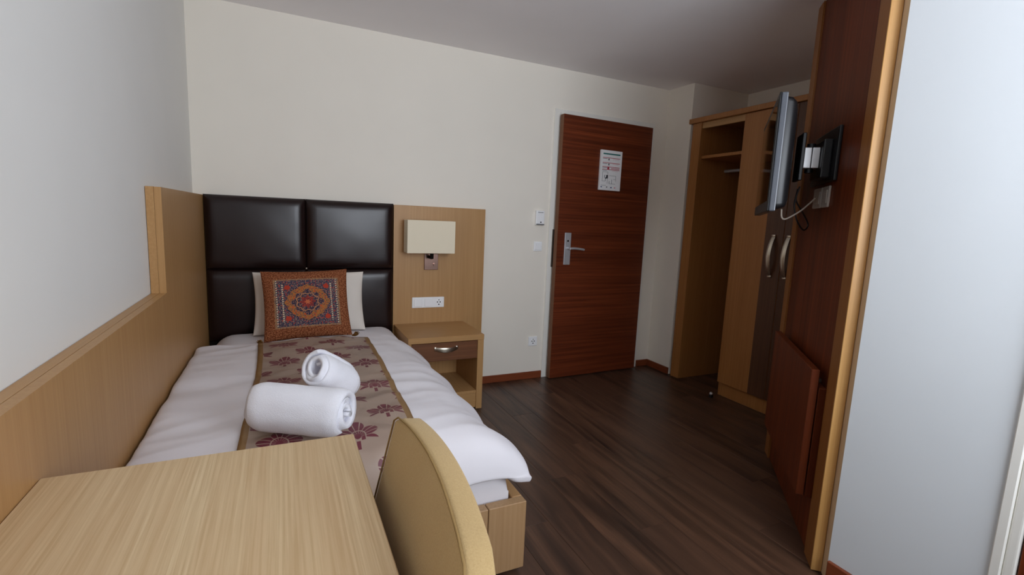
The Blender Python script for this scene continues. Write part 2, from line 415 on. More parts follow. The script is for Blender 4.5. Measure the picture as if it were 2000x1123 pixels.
# evacuation notice on the door
nt_ = T('evacuation_notice', 'white framed escape plan notice hanging on the brown entrance door', 'sign', (hx - 0.41, -0.0832, 1.49), math.radians(1.7), local=True)
nx0, nx1, nh = -0.102, 0.102, 0.303
nt_.box('sheet', (nx0, nx1, -0.006, 0.012, 0, nh), 'white_plastic', 0.0015)
PM = [newmat('print_' + n, 0.6, 0.2, 0, c_)[0] for n, c_ in (('teal', (60, 130, 126)), ('red', (190, 70, 84)), ('grey', (120, 122, 128)), ('black', (40, 42, 48)), ('pink', (222, 170, 176)), ('blue', (120, 124, 160)))]
bm = bmesh.new()
def pr(x0, x1, z0, z1, mi): add_box(bm, x0, x1, -0.0068, -0.006, z0, z1, 0, 1, mi)
pr(-0.082, 0.082, 0.270, 0.280, 0)
for z, mi in ((0.244, 1), (0.206, 1), (0.176, 1), (0.156, 1)):
    pr(-0.084, 0.082, z, z + 0.004, mi); pr(-0.084, -0.04, z - 0.007, z - 0.004, 2); pr(0.01, 0.07, z - 0.008, z - 0.006, 4)
pr(-0.036, -0.018, 0.160, 0.180, 1); pr(-0.03, -0.022, 0.228, 0.242, 3); pr(-0.028, -0.02, 0.190, 0.204, 3); pr(0.0, 0.08, 0.163, 0.172, 4)
for a in ((-0.08, -0.078, 0.07, 0.14), (-0.08, -0.03, 0.138, 0.140), (-0.08, -0.05, 0.068, 0.070), (-0.05, -0.046, 0.07, 0.09), (-0.03, -0.028, 0.05, 0.14), (-0.014, 0.05, 0.112, 0.114), (0.05, 0.052, 0.07, 0.114), (-0.006, 0.05, 0.05, 0.052), (0.012, 0.015, 0.05, 0.085), (-0.012, -0.008, 0.05, 0.07), (0.03, 0.05, 0.085, 0.087)):
    pr(*a, 2)
pr(-0.042, -0.026, 0.090, 0.116, 3); pr(-0.052, -0.042, 0.088, 0.097, 3); pr(-0.06, -0.055, 0.095, 0.115, 2)
pr(-0.09, -0.076, 0.020, 0.028, 5); pr(-0.09, -0.04, 0.036, 0.038, 2); pr(-0.035, -0.026, 0.020, 0.030, 2); pr(0.004, 0.018, 0.018, 0.028, 5); pr(0.04, 0.054, 0.018, 0.028, 4)
for k in range(9): pr(-0.08 + 0.016 * k, -0.08 + 0.016 * k + 0.009, 0.2733, 0.2767, 3)
nt_.part('print', bm, PM)

# wall devices beside the door
t = T('card_switch', 'white key card switch box above the light switch left of the door', 'switch', (2.191, 0, 1.254))
t.box('housing', (2.156, 2.226, -0.024, 0, 1.200, 1.308), 'white_plastic', 0.004, 2)
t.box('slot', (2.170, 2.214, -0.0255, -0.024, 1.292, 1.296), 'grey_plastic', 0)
bm = bmesh.new(); add_cyl(bm, (2.196, -0.024, 1.222), (2.196, -0.0262, 1.222), 0.005, seg=12); t.part('indicator', bm, 'dark')
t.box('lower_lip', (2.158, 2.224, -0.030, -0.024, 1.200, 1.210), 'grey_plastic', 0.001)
t = T('light_switch', 'white square light switch below the key card box, left of door', 'switch', (2.190, 0, 1.04))
t.box('frame', (2.155, 2.226, -0.008, 0, 1.004, 1.076), 'white_plastic', 0.002)
t.box('rocker', (2.165, 2.216, -0.014, -0.008, 1.014, 1.066), 'white_plastic', 0.002)
def socket_parts(t, cx_, cz, y, parent=None, s=0.034):
    bm = bmesh.new(); 
    bmesh.ops.create_cone(bm, cap_ends=True, segments=24, radius1=0.021, radius2=0.021, depth=0.002, matrix=Matrix.Translation((cx_, y - 0.001, cz)) @ Matrix.Rotation(math.pi / 2, 4, 'X'))
    well = t.part('well', bm, 'white_plastic', None, parent)
    bm = bmesh.new()
    for k in (-1, 1):
        add_cyl(bm, (cx_ + k * 0.0095, y - 0.002, cz + 0.001), (cx_ + k * 0.0095, y - 0.0032, cz + 0.001), 0.0042, seg=12)
    add_box(bm, cx_ - 0.003, cx_ + 0.003, y - 0.0032, y - 0.002, cz + 0.013, cz + 0.019); add_box(bm, cx_ - 0.004, cx_ + 0.004, y - 0.0032, y - 0.002, cz - 0.019, cz - 0.012)
    t.part('pin_holes', bm, 'dark', None, parent)
t = T('wall_socket', 'white power socket low on the wall between nightstand and door', 'socket', (2.188, 0, 0.301))
t.box('frame', (2.149, 2.226, -0.010, 0, 0.264, 0.338), 'white_plastic', 0.003)
socket_parts(t, 2.188, 0.301, -0.010)

# ------------------------------------------------------------------ oak wall panelling along the bed
t = T('wainscot_panel', 'long light oak wall panel stepping up beside the bed head', 'wall panel', (0, -1.0, 0))
XL = 0.0378
def lpoly(y0, y1, ystep, zl, zh):
    return [(y0, 0.0), (y1, 0.0), (y1, zh), (ystep, zh), (ystep, zl), (y0, zl)]
def xprism(x0, x1, poly):
    bm = bmesh.new()
    A = [bm.verts.new((x0, y, z)) for y, z in poly]; B = [bm.verts.new((x1, y, z)) for y, z in poly]
    bm.faces.new(A); bm.faces.new(B[::-1])
    for i in range(len(poly)): bm.faces.new((A[i], B[i], B[(i + 1) % len(poly)], A[(i + 1) % len(poly)]))
    return bm
t.part('backing_board', xprism(-0.010, 0.0150, lpoly(YB + 0.01, -0.002, -1.085, 0.9055, 1.2965)), 'oak_y')
t.part('face_board', xprism(0.0158, XL, lpoly(YB + 0.01, -0.002, -1.085, 0.905, 1.296)), 'oak_z')

# headboard
t = T('headboard', 'dark brown leather headboard of four padded squares behind the bed', 'headboard', (0.567, -0.03, 0.3))
t.box('backing_board', (0.040, 1.096, -0.022, -0.002, 0.03, 1.294), 'dark', 0.001)
def pad(x0, x1, z0, z1):
    N = 22; bm = bmesh.new(); g = []
    rim = 0.0
    for j in range(N + 1):
        rowv = []
        for i in range(N + 1):
            a = -math.cos(math.pi * i / N); c_ = -math.cos(math.pi * j / N)     # denser near the rim
            ea = 1 - abs(a); ec = 1 - abs(c_)
            fa = 1 - (1 - min(ea * (x1 - x0) / 2 / 0.055, 1)) ** 2.6; fc = 1 - (1 - min(ec * (z1 - z0) / 2 / 0.055, 1)) ** 2.6
            crown = 0.008 * (1 - a * a) * (1 - c_ * c_)
            d = 0.030 * (fa * fc) ** 0.62 + crown
            xx = (x0 + x1) / 2 + a * (x1 - x0) / 2; zz = (z0 + z1) / 2 + c_ * (z1 - z0) / 2
            d += 0.0012 * noise.noise(Vector((xx * 9, zz * 9, 3.1)))
            rowv.append(bm.verts.new((xx, -0.024 - d, zz)))
        g.append(rowv)
    for j in range(N):
        for i in range(N): bm.faces.new((g[j][i], g[j][i + 1], g[j + 1][i + 1], g[j + 1][i]))
    rimv = g[0][:-1] + [r[-1] for r in g[:-1]] + g[-1][:0:-1] + [r[0] for r in g[:0:-1]]
    back = [bm.verts.new((q.co.x, -0.0225, q.co.z)) for q in rimv]
    n = len(rimv)
    for i in range(n): bm.faces.new((rimv[i], rimv[(i + 1) % n], back[(i + 1) % n], back[i]))
    bm.faces.new(back)
    return bm
for (a, c_) in ((0.039, 0.5665), (0.5675, 1.096)):
    for (e, f_) in ((0.8765, 1.301), (0.45, 0.8755)):
        t.part('leather_pad', pad(a, c_, e, f_), 'leather', 50)
bm = bmesh.new(); bmesh.ops.create_uvsphere(bm, u_segments=12, v_segments=8, radius=0.007, matrix=Matrix.Translation((0.567, -0.036, 0.880)))
t.part('stud', bm, 'nickel', 60)

t = T('bedside_back_panel', 'light oak panel on the wall right of the leather headboard', 'wall panel', (1.42, 0, 0.0))
t.box('board', (1.0985, 1.741, -0.030, -0.002, 0.0, 1.2955), 'oak_z', 0.001)
t.box('edge_band', (1.741, 1.743, -0.0295, -0.002, 0.0, 1.295), 'oak_edge', 0.0)

# bedside lamp
t = T('wall_lamp', 'bedside wall lamp with cream box shade on the oak panel', 'lamp', (1.35, -0.03, 0.92))
bm = bmesh.new(); sx0, sx1, sy0, sy1, sz0, sz1 = 1.158, 1.478, -0.165, -0.062, 0.990, 1.203
add_box(bm, sx0, sx1, sy0, sy1, sz0, sz1, 0.003, 2)
fs = [f for f in bm.faces if abs(f.normal.z) > 0.9]
r = bmesh.ops.inset_region(bm, faces=fs, thickness=0.003)
for f in fs: 
    for q in f.verts: q.co.z += -0.12 * (1 if f.calc_center_median().z > 1.1 else -0.6) * 0
t.part('lamp_shade', bm, 'shade')
t.box('wall_plate', (1.305, 1.402, -0.040, -0.030, 0.868, 0.978), 'bronze', 0.002)
bm = bmesh.new(); add_cyl(bm, (1.335, -0.040, 0.958), (1.335, -0.112, 0.958), 0.011, seg=14); add_cyl(bm, (1.335, -0.112, 0.950), (1.335, -0.112, 0.996), 0.012, seg=14)
t.part('arm', bm, 'dark', 40)
bm = bmesh.new(); add_cyl(bm, (1.375, -0.040, 0.905), (1.375, -0.052, 0.905), 0.009, seg=14); t.part('switch_knob', bm, 'bronze', 40)

# triple switch strip
t = T('switch_strip', 'white strip of two rocker switches and a socket under the lamp', 'switch', (1.338, -0.03, 0.642))
t.box('frame', (1.226, 1.452, -0.038, -0.030, 0.605, 0.679), 'white_plastic', 0.003)
for i in (0, 1):
    a = 1.238 + i * 0.0735
    t.box('rocker', (a, a + 0.056, -0.0435, -0.038, 0.6145, 0.6695), 'white_plastic', 0.002)
socket_parts(t, 1.413, 0.642, -0.038, t.o)

# ------------------------------------------------------------------ nightstand
NX0, NX1, NY0, NZ = 1.140, 1.595, -0.4494, 0.4985
t = T('nightstand', 'light oak nightstand with walnut drawer and open shelf beside bed', 'nightstand', (1.37, -0.24, 0))
yb = -0.0325
t.box('top', (1.104, NX1, NY0, yb, 0.463, NZ), 'oak_x', 0.002)
t.box('side_panel', (1.106, 1.126, NY0 + 0.004, yb, 0.290, 0.463), 'oak_z', 0.001)
NX0 = 1.152
t.box('side_panel', (NX1 - 0.042, NX1 - 0.001, NY0 + 0.002, yb, 0.002, 0.463), 'oak_z', 0.001)
t.box('back_panel', (NX0 + 0.032, NX1 - 0.042, yb - 0.012, yb - 0.001, 0.02, 0.463), 'oak_z', 0.0)
t.box('shelf', (NX0 + 0.030, NX1 - 0.042, NY0 + 0.006, yb - 0.012, 0.108, 0.128), 'oak_y', 0.001)
t.box('plinth', (NX0 + 0.030, NX1 - 0.042, NY0 + 0.008, NY0 + 0.028, 0.012, 0.108), 'oak_x', 0.001)
t.box('drawer_floor', (1.127, NX1 - 0.043, NY0 + 0.03, yb - 0.013, 0.346, 0.360), 'oak_y', 0.0)
dr = t.box('drawer', (1.128, NX1 - 0.044, NY0 + 0.003, NY0 + 0.024, 0.344, 0.460), 'walnut_x', 0.0015)
bm = bmesh.new()
N = 14
for i in range(N + 1):
    s = i / N; xx = 1.270 + 0.146 * s; a = math.sin(math.pi * s) ** 0.75
    yy = NY0 + 0.002 - 0.022 * a; zt = 0.4315 + 0.003 * (1 - a); zb = 0.4150 - 0.012 * a
    ring = [bm.verts.new(p) for p in ((xx, yy, zt), (xx, yy - 0.004, (zt + zb) / 2), (xx, yy - 0.001, zb), (xx, yy + 0.003, (zt + zb) / 2))]
    if i:
        for k in range(4): bm.faces.new((prev[k], prev[(k + 1) % 4], ring[(k + 1) % 4], ring[k]))
    else: bm.faces.new(ring)
    prev = ring
bm.faces.new(prev[::-1])
add_box(bm, 1.266, 1.282, NY0 - 0.003, NY0 + 0.004, 0.414, 0.436, 0.001); add_box(bm, 1.404, 1.420, NY0 - 0.003, NY0 + 0.004, 0.414, 0.436, 0.001)
t.part('handle', bm, 'nickel', 45, dr)

# ------------------------------------------------------------------ bed
BX1, BYF, BZ = 1.1785, -1.8902, 0.2745
t = T('bed', 'single bed frame of light oak boards beside the panelled wall', 'bed', (0.6, -1.0, 0))
t.box('side_rail', (BX1 - 0.038, BX1, BYF + 0.0395, -0.035, 0.025, BZ), 'oak_y', 0.002)
t.box('side_rail', (0.0395, 0.0665, BYF + 0.0395, -0.035, 0.025, BZ), 'oak_y', 0.002)
t.box('foot_board', (0.0395, 1.0355, BYF, BYF + 0.038, 0.025, BZ), 'oak_bed', 0.002)
t.box('corner_board', (1.038, BX1, BYF, BYF + 0.038, 0.025, BZ), 'oak_bed', 0.002)
t.box('slat_base', (0.067, BX1 - 0.0385, BYF + 0.04, -0.035, 0.17, 0.20), 'oak_x', 0.0)
t.box('plinth', (0.12, BX1 - 0.08, BYF + 0.10, -0.10, 0.0, 0.17), 'dark', 0.0)

# mattress with fitted sheet: loft of rounded sections
def super_section(bm, x0, x1, y0, y1, z0, z1, rx, ry):
    NX, NY = 36, 40; top = []
    def ease(d, r):
        return 0 if d >= r else (1 - math.sqrt(max(0, 1 - (1 - d / r) ** 2)))
    for j in range(NY + 1):
        cj = -math.cos(math.pi * j / NY); yy = (y0 + y1) / 2 + cj * (y1 - y0) / 2; row_ = []
        for i in range(NX + 1):
            ci = -math.cos(math.pi * i / NX); xe = x1 + 0.031 * min(1.0, max(0.0, (-0.50 - yy) / 0.10)); xx = (x0 + xe) / 2 + ci * (xe - x0) / 2
            ex = ease(min(xx - x0, xe - xx), rx); ey = ease(min(yy - y0, y1 - yy), ry)
            q_ = min(1.0, max(0.0, (-0.40 - yy) / 0.09)); zz = z1 - 0.044 * q_ - (0.115 + 0.06 * q_) * min(1, math.hypot(ex, ey)) + 0.002 * noise.noise(Vector((xx * 7, yy * 7, 0)))
            row_.append(bm.verts.new((xx, yy, zz)))
        top.append(row_)
    for j in range(NY):
        for i in range(NX): bm.faces.new((top[j][i], top[j][i + 1], top[j + 1][i + 1], top[j + 1][i]))
    rim = top[0][:-1] + [r_[-1] for r_ in top[:-1]] + top[-1][:0:-1] + [r_[0] for r_ in top[:0:-1]]
    n = len(rim); prev = rim
    for z in (z1 - 0.235, z0 + 0.02, z0):
        ring = [bm.verts.new((q.co.x, q.co.y, z)) for q in rim]
        for i in range(n): bm.faces.new((prev[i], prev[(i + 1) % n], ring[(i + 1) % n], ring[i]))
        prev = ring
    bm.faces.new(prev)
t = T('mattress', 'white mattress with fitted sheet lying in the oak bed frame', 'mattress', (0.6, -1.0, 0.2))
bm = bmesh.new(); super_section(bm, 0.069, 1.101, -1.838, -0.072, 0.2005, 0.512, 0.13, 0.06)
t.part('mattress_body', bm, 'linen', 60)

# duvet: one sheet folded over the sides and the foot; also carries the runner
XPROF = [(0.043, 0.018), (0.060, 0.002), (0.11, -0.004), (0.25, 0.0), (0.60, -0.006), (0.86, 0.0), (0.97, 0.014), (1.05, 0.048), (1.105, 0.092), (1.148, 0.132), (1.172, 0.160)]
YPROF = [(-0.497, 0.036), (-0.515, 0.012), (-0.57, 0.002), (-0.80, 0.0), (-1.40, 0.0), (-1.70, 0.002), (-1.83, 0.020), (-1.880, 0.055), (-1.905, 0.110), (-1.915, 0.170)]
def resample(prof, n):
    P = spline([Vector((a, c_, 0)) for a, c_ in prof], 12)
    L = [0]
    for a, c_ in zip(P, P[1:]): L.append(L[-1] + (c_ - a).length)
    out = []; j = 0
    for k in range(n + 1):
        s = L[-1] * k / n
        while j < len(L) - 2 and L[j + 1] < s: j += 1
        t_ = (s - L[j]) / max(1e-9, L[j + 1] - L[j]); q = P[j].lerp(P[j + 1], t_); out.append((q.x, q.y))
    return out
DZ0 = 0.558
NXD, NYD = 90, 120
XS = resample(XPROF, NXD); YS = resample(YPROF, NYD)
def interp(A, f):
    i = min(int(f), len(A) - 2); t_ = f - i
    return (A[i][0] * (1 - t_) + A[i + 1][0] * t_, A[i][1] * (1 - t_) + A[i + 1][1] * t_)
def wr(x, y):                     # soft folds and creases
    a = 0.012 * noise.noise(Vector((x * 2.2, y * 2.2, 4.0)))
    b_ = noise.noise(Vector((x * 2.0 + 0.6 * y, y * 8.5 - 2.6 * x, 1.0))); b_ = -abs(b_) * 0.012
    c_ = noise.noise(Vector((x * 11 + y * 4, y * 5 - x * 3, 2.0))) * 0.0045
    side = max(0.0, (x - 0.95) / 0.25)
    d = side * 0.014 * math.sin(y * 17 + 3 * noise.noise(Vector((y * 2, 0, 7))))
    foot = max(0.0, (-1.72 - y) / 0.2)
    e = foot * 0.012 * math.sin(x * 19 + 2.2 * noise.noise(Vector((x * 2, 0, 5))))
    return a + b_ + c_ + 0.006 + d + e
def duvet_pt(fi, fj, lift=0.0):
    X, ax = interp(XS, fi); Y, ay = interp(YS, fj)
    drop = (max(ax, 0) ** 1.7 + max(ay, 0) ** 1.7) ** (1 / 1.7) + min(ax, 0)
    drop = min(drop, 0.19)
    # the foot corner flares out to the right
    cf = max(0, (X - 0.98) / 0.2) * max(0, (-1.55 - Y) / 0.35)
    X2 = X + 0.022 * min(cf, 1.2); Y2 = Y + 0.02 * cf
    z = DZ0 - drop + wr(X, Y) + lift
    # outward lean of folded edges so a lift also works on the hanging parts
    if lift and ay > 0.03 and Y < -1.7: Y2 -= lift
    return Vector((X2, Y2, z))
t = T('duvet', 'white duvet spread over the bed with a drooping foot corner', 'duvet', (0.6, -1.2, 0.5))
bm = bmesh.new(); g = [[bm.verts.new(duvet_pt(i, j)) for i in range(NXD + 1)] for j in range(NYD + 1)]
for j in range(NYD):
    for i in range(NXD): bm.faces.new((g[j][i], g[j + 1][i], g[j + 1][i + 1], g[j][i + 1]))
o = t.part('duvet_cover', bm, 'linen', 180, None, False)
so = o.modifiers.new('thickness', 'SOLIDIFY'); so.thickness = 0.022; so.offset = -1
bv = o.modifiers.new('soft', 'SUBSURF'); bv.levels = 1; bv.render_levels = 1

# runner
def xidx(xv):
    for i in range(NXD):
        if XS[i][0] <= xv <= XS[i + 1][0]: return i + (xv - XS[i][0]) / (XS[i + 1][0] - XS[i][0])
    return NXD
def yidx(yv):
    for j in range(NYD):
        if YS[j + 1][0] <= yv <= YS[j][0]: return j + (YS[j][0] - yv) / (YS[j][0] - YS[j + 1][0])
    return NYD
t = T('bed_runner', 'mauve satin bed runner with burgundy lotus motifs along the duvet', 'bed runner', (0.57, -1.2, 0.56))
bm = bmesh.new(); uvl = bm.loops.layers.uv.new('UVMap')
NI, NJ = 48, 130; j0, j1 = yidx(-0.60), float(NYD) - 0.5
tot = 1.42; g = []
for j in range(NJ + 1):
    s = j / NJ; fj = j0 + (j1 - j0) * s; rw = []
    xl = 0.315 + 0.01 * math.sin(s * 5); xr = 0.845 - 0.035 * s
    for i in range(NI + 1):
        xx = xl + (xr - xl) * i / NI
        p = duvet_pt(xidx(xx), fj, 0.006)
        ed = min(i, NI - i) / NI
        p.z += 0.011 * abs(noise.noise(Vector((xx * 7 + p.y * 3, p.y * 6 - xx * 3, 9)))) * min(1, ed * 8) + 0.001
        rw.append((bm.verts.new(p), (0.52 * i / NI, tot * s)))
    g.append(rw)
for j in range(NJ):
    for i in range(NI):
        q = (g[j][i], g[j + 1][i], g[j + 1][i + 1], g[j][i + 1]); f = bm.faces.new([a for a, _ in q])
        for lp, (_, uv_) in zip(f.loops, q): lp[uvl].uv = uv_
o = t.part('runner_cloth', bm, 'runner', 180, None, False)
so = o.modifiers.new('thickness', 'SOLIDIFY'); so.thickness = 0.003; so.offset = 1

# pillows
def pillow_mesh(w_, h_, th_, n=36, pinch=0.06, seed=0.0, wrinkle=0.006):
    bm = bmesh.new(); uvl = bm.loops.layers.uv.new('UVMap'); sides = []
    for sgn in (1, -1):
        g = []
        for j in range(n + 1):
            rw = []
            for i in range(n + 1):
                a = -math.cos(math.pi * i / n); c_ = -math.cos(math.pi * j / n)
                px = a * (1 - pinch * (1 - abs(c_) ** 2) * abs(a) ** 3); pz = c_ * (1 - pinch * (1 - abs(a) ** 2) * abs(c_) ** 3)
                prof = max(0.0, (1 - abs(a) ** 2.6) * (1 - abs(c_) ** 2.6)) ** 0.55
                d = th_ / 2 * prof
                wv = wrinkle * prof * noise.noise(Vector((a * 2.4 + seed, c_ * 2.4, sgn * 2.0 + seed)))
                rw.append((Vector((px * w_ / 2, sgn * (d + wv) if 0 < i < n and 0 < j < n else 0.0, (pz + 1) * h_ / 2)), ((a + 1) / 2, (c_ + 1) / 2)))
            g.append(rw)
        sides.append(g)
    V = {}
    def vert(sd, i, j):
        key = (0 if (i in (0, n) or j in (0, n)) else sd, i, j)
        if key not in V: V[key] = bm.verts.new(sides[sd][j][i][0])
        return V[key]
    for sd in (0, 1):
        for j in range(n):
            for i in range(n):
                idx = ((i, j), (i + 1, j), (i + 1, j + 1), (i, j + 1))
                f = bm.faces.new([vert(sd, *q) for q in idx])
                for lp, q in zip(f.loops, idx): lp[uvl].uv = sides[sd][q[1]][q[0]][1]
    return bm
t = thing('pillow', 'white pillow standing against the leather headboard behind the cushion', 'pillow', (0.583, -0.225, 0.520))
t.rotation_euler = (math.radians(-15), 0, 0)
bm = pillow_mesh(0.615, 0.362, 0.15, pinch=0.045, seed=3.3, wrinkle=0.022); link('pillow_case', bm, 'pillow', t, 180)
t = thing('cushion', 'rust coloured cushion with a medallion print leaning on white pillow', 'cushion', (0.562, -0.415, 0.530))
t.rotation_euler = (math.radians(-22), math.radians(-1.5), math.radians(1.5))
bm = pillow_mesh(0.455, 0.395, 0.125, pinch=0.05, seed=8.1, wrinkle=0.006); link('cushion_cover', bm, 'cushion', t, 180)
for sx in (-1, 1):
    bm = bmesh.new()
    bmesh.ops.create_uvsphere(bm, u_segments=10, v_segments=8, radius=0.008, matrix=Matrix.Translation((sx * 0.232, -0.004, -0.004)))
    add_cyl(bm, (sx * 0.234, -0.006, -0.008), (sx * 0.246, -0.030, 0.002), 0.006, 0.013, 10)
    for k in range(6):
        aa = k / 6 * 6.28; add_cyl(bm, (sx * 0.244 + 0.006 * math.cos(aa), -0.027, 0.001 + 0.006 * math.sin(aa)), (sx * 0.250 + 0.010 * math.cos(aa), -0.046, 0.002 + 0.008 * math.sin(aa)), 0.003, 0.002, 6)
    link('tassel', bm, 'gold_cord', t, 40)

# rolled towels
def towel_mesh(L, r, turns=3.1, seed=0.0, hole=0.016):
    bm = bmesh.new(); NT, NL = 120, 26; thick = (r - hole) / turns; pts = []
    for k in range(NT + 1):
        s = k / NT; a = s * turns * 2 * math.pi; rr = hole + (r - hole) * s - thick * 0.5
        pts.append((a, rr))
    g = []
    for k, (a, rr) in enumerate(pts):
        rw = []
        for i in range(NL + 1):
            s = i / NL; z = (s - 0.5) * L
            tele = 0.010 * math.sin(a * 0.5 + seed) + 0.006 * noise.noise(Vector((a * 0.4, seed, 0)))
            e = min(s, 1 - s) * L
            soft = 1 - 0.16 * max(0, 1 - e / 0.035) ** 2
            n_ = 1 + 0.05 * noise.noise(Vector((math.cos(a) * 1.3 + seed, math.sin(a) * 1.3, z * 9))) + 0.03 * noise.noise(Vector((math.cos(a) * 3, math.sin(a) * 3 + seed, z * 22)))
            q = rr * soft * n_
            x, y = q * math.cos(a), q * math.sin(a)
            y *= 0.93
            rw.append(bm.verts.new((z + tele * (2 * s - 1), x, y)))
        g.append(rw)
    for k in range(NT):
        for i in range(NL): bm.faces.new((g[k][i], g[k][i + 1], g[k + 1][i + 1], g[k + 1][i]))
    return bm, thick
def towel(name, label, p0, p1, r, seed, roll, hole=0.016):
    p0 = Vector(p0); p1 = Vector(p1); d = p1 - p0
    t = thing(name, label, 'towel', (p0 + p1) / 2, 0, 'rolled towels on the bed')
    xax = d.normalized(); up = Vector((0, 0, 1)); yax = up.cross(xax).normalized(); zax = xax.cross(yax)
    t.rotation_euler = Matrix((xax, yax, zax)).transposed().to_euler()
    bm, thk = towel_mesh(d.length, r, seed=seed, hole=hole)
    bmesh.ops.rotate(bm, verts=bm.verts, cent=(0, 0, 0), matrix=Matrix.Rotation(roll, 3, 'X'))
    o = link('terry_roll', bm, 'towel', t, 180)
    so = o.modifiers.new('thickness', 'SOLIDIFY'); so.thickness = thk * 0.86; so.offset = 0
    return t
towel('rolled_towel', 'white rolled towel lying across the runner, nearer the desk', (0.352, -1.700, 0.660), (0.592, -1.830, 0.656), 0.079, 1.0, -2.37)
towel('rolled_towel', 'white rolled towel propped up behind the lying roll, open end up', (0.523, -1.630, 0.734), (0.634, -1.552, 0.640), 0.073, 4.0, 0.7, 0.030)

# ------------------------------------------------------------------ desk
DX1_, DYF, DYN, DZT = 0.5663, -2.194, -3.42, 0.750
t = T('desk', 'pale oak desk against the panelled wall in the foreground', 'desk', (0.30, -2.80, 0))
t.box('desk_top', (0.0385, DX1_, DYN, DYF, DZT - 0.036, DZT), 'oak_desk', 0.002)
t.box('side_panel', (0.045, 0.53, DYF - 0.06, DYF - 0.028, 0, DZT - 0.036), 'oak_z', 0.001)
t.box('side_panel', (0.045, 0.53, DYN + 0.028, DYN + 0.06, 0, DZT - 0.036), 'oak_z', 0.001)
t.box('back_rail', (0.0445, 0.0645, DYN + 0.06, DYF - 0.06, 0.45, DZT - 0.036), 'oak_y', 0.001)

# ------------------------------------------------------------------ chair
t = T('chair', 'mustard upholstered chair pushed under the oak desk, back upright', 'chair', (0.42, -2.58, 0))
def back_pt(a, z, front):          # a in -1..1 across (towards +y at a=+1)
    zt = 0.848 + 0.020 * (1 - a * a)
    s = (z - 0.42) / 0.43
    w2 = 0.232 + 0.022 * (1 - s)
    yc = -2.580
    x = 0.617 - 0.245 * (0.85 - z) * 0.9 + 0.010 * a + (0.0 if front else 0.040)
    x += 0.012 * (1 - a * a)
    return Vector((x, yc + a * w2, z))
bm = bmesh.new(); NA, NZ_ = 26, 24
gr = {}
for front in (True, False):
    for j in range(NZ_ + 1):
        for i in range(NA + 1):
            a = -1 + 2 * i / NA; zt = 0.848 + 0.020 * (1 - a * a) - 0.012 * max(0, abs(a) - 0.85) / 0.15
            z = 0.40 + (zt - 0.40) * j / NZ_
            p = back_pt(a, z, front)
            if front:
                p.x -= 0.008 * (1 - a ** 4) * (1 - (2 * j / NZ_ - 1) ** 4)
            elif j == NZ_: p.z -= 0.006
            gr[front, i, j] = bm.verts.new(p)
for front in (True, False):
    for j in range(NZ_):
        for i in range(NA): bm.faces.new([gr[front, a_, b_] for a_, b_ in ((i, j), (i + 1, j), (i + 1, j + 1), (i, j + 1))])
ring = [(i, 0) for i in range(NA)] + [(NA, j) for j in range(NZ_)] + [(i, NZ_) for i in range(NA, 0, -1)] + [(0, j) for j in range(NZ_, 0, -1)]
for k in range(len(ring)):
    a_, b_ = ring[k], ring[(k + 1) % len(ring)]
    bm.faces.new((gr[True, *a_], gr[True, *b_], gr[False, *b_], gr[False, *a_]))
bmesh.ops.recalc_face_normals(bm, faces=bm.faces)
es = [e for e in bm.edges if e.calc_face_angle(0) > 0.9]
bmesh.ops.bevel(bm, geom=es, offset=0.007, segments=3, affect='EDGES', profile=0.5)
bk = t.part('backrest', bm, 'chair', 60)
bm = bmesh.new(); path = []
for j in range(0, NZ_ + 1): path.append(back_pt(1, 0.40 + (0.836 - 0.40) * j / NZ_, True))
for i in range(NA - 1, 0, -1):
    a = -1 + 2 * i / NA; path.append(back_pt(a, 0.846 + 0.020 * (1 - a * a), True))
for j in range(NZ_, -1, -1): path.append(back_pt(-1, 0.40 + (0.836 - 0.40) * j / NZ_, True))
add_tube(bm, [p + Vector((-0.001, 0, -0.001)) for p in path], 0.0018, 6)
t.part('piping', bm, 'chair_seam', 60, bk)
bm = bmesh.new(); a = back_pt(-1, 0.862, True); c_ = back_pt(-1, 0.862, False)
add_tube(bm, [a + Vector((0, -0.001, -0.03)), c_ + Vector((0, -0.001, -0.03))], 0.002, 6); t.part('corner_seam', bm, 'chair_seam', 60, bk)
bm = bmesh.new(); add_box(bm, 0.125, 0.515, -2.805, -2.355, 0.385, 0.465, 0.025, 3); t.part('seat', bm, 'chair', 50)
t.box('seat_frame', (0.15, 0.53, -2.785, -2.375, 0.345, 0.385), 'oak_x', 0.002)
for (lx, ly, kx) in ((0.165, -2.765, 0), (0.165, -2.395, 0), (0.515, -2.765, 0.05), (0.515, -2.395, 0.05)):
    bm = bmesh.new(); add_cyl(bm, (lx + kx, ly, 0.0), (lx, ly, 0.345), 0.014, 0.019, 12); t.part('leg', bm, 'oak_z', 40)

# ------------------------------------------------------------------ wardrobe
WXF = 3.3523; WYL, WYR = -0.2995, -1.600; WXB = XA - 0.004; WZT = 2.067
t = T('wardrobe', 'tall oak wardrobe with open coat niche and two doors in alcove', 'wardrobe', (3.65, -0.95, 0))
t.box('cornice', (WXF - 0.018, WXB, WYR, YP - 0.002, 2.031, WZT), 'oak_wardrobe', 0.002)
t.box('side_panel', (WXF, WXB, -0.385, WYL, 0.0, 2.030), 'oak_wardrobe', 0.001)
t.box('side_panel', (WXF + 0.022, WXB, -0.800, -0.772, 0.0, 2.030), 'oak_wardrobe', 0.001)
t.box('side_panel', (WXF + 0.022, WXB, WYR, WYR + 0.02, 0.0, 2.030), 'oak_wardrobe', 0.001)
t.box('back_panel', (WXB - 0.012, WXB - 0.001, -0.772, -0.385, 0.0, 2.030), 'walnut_z', 0.0)
t.box('fascia', (WXF + 0.012, WXF + 0.032, -0.772, -0.385, 1.985, 2.030), 'oak_y', 0.001)
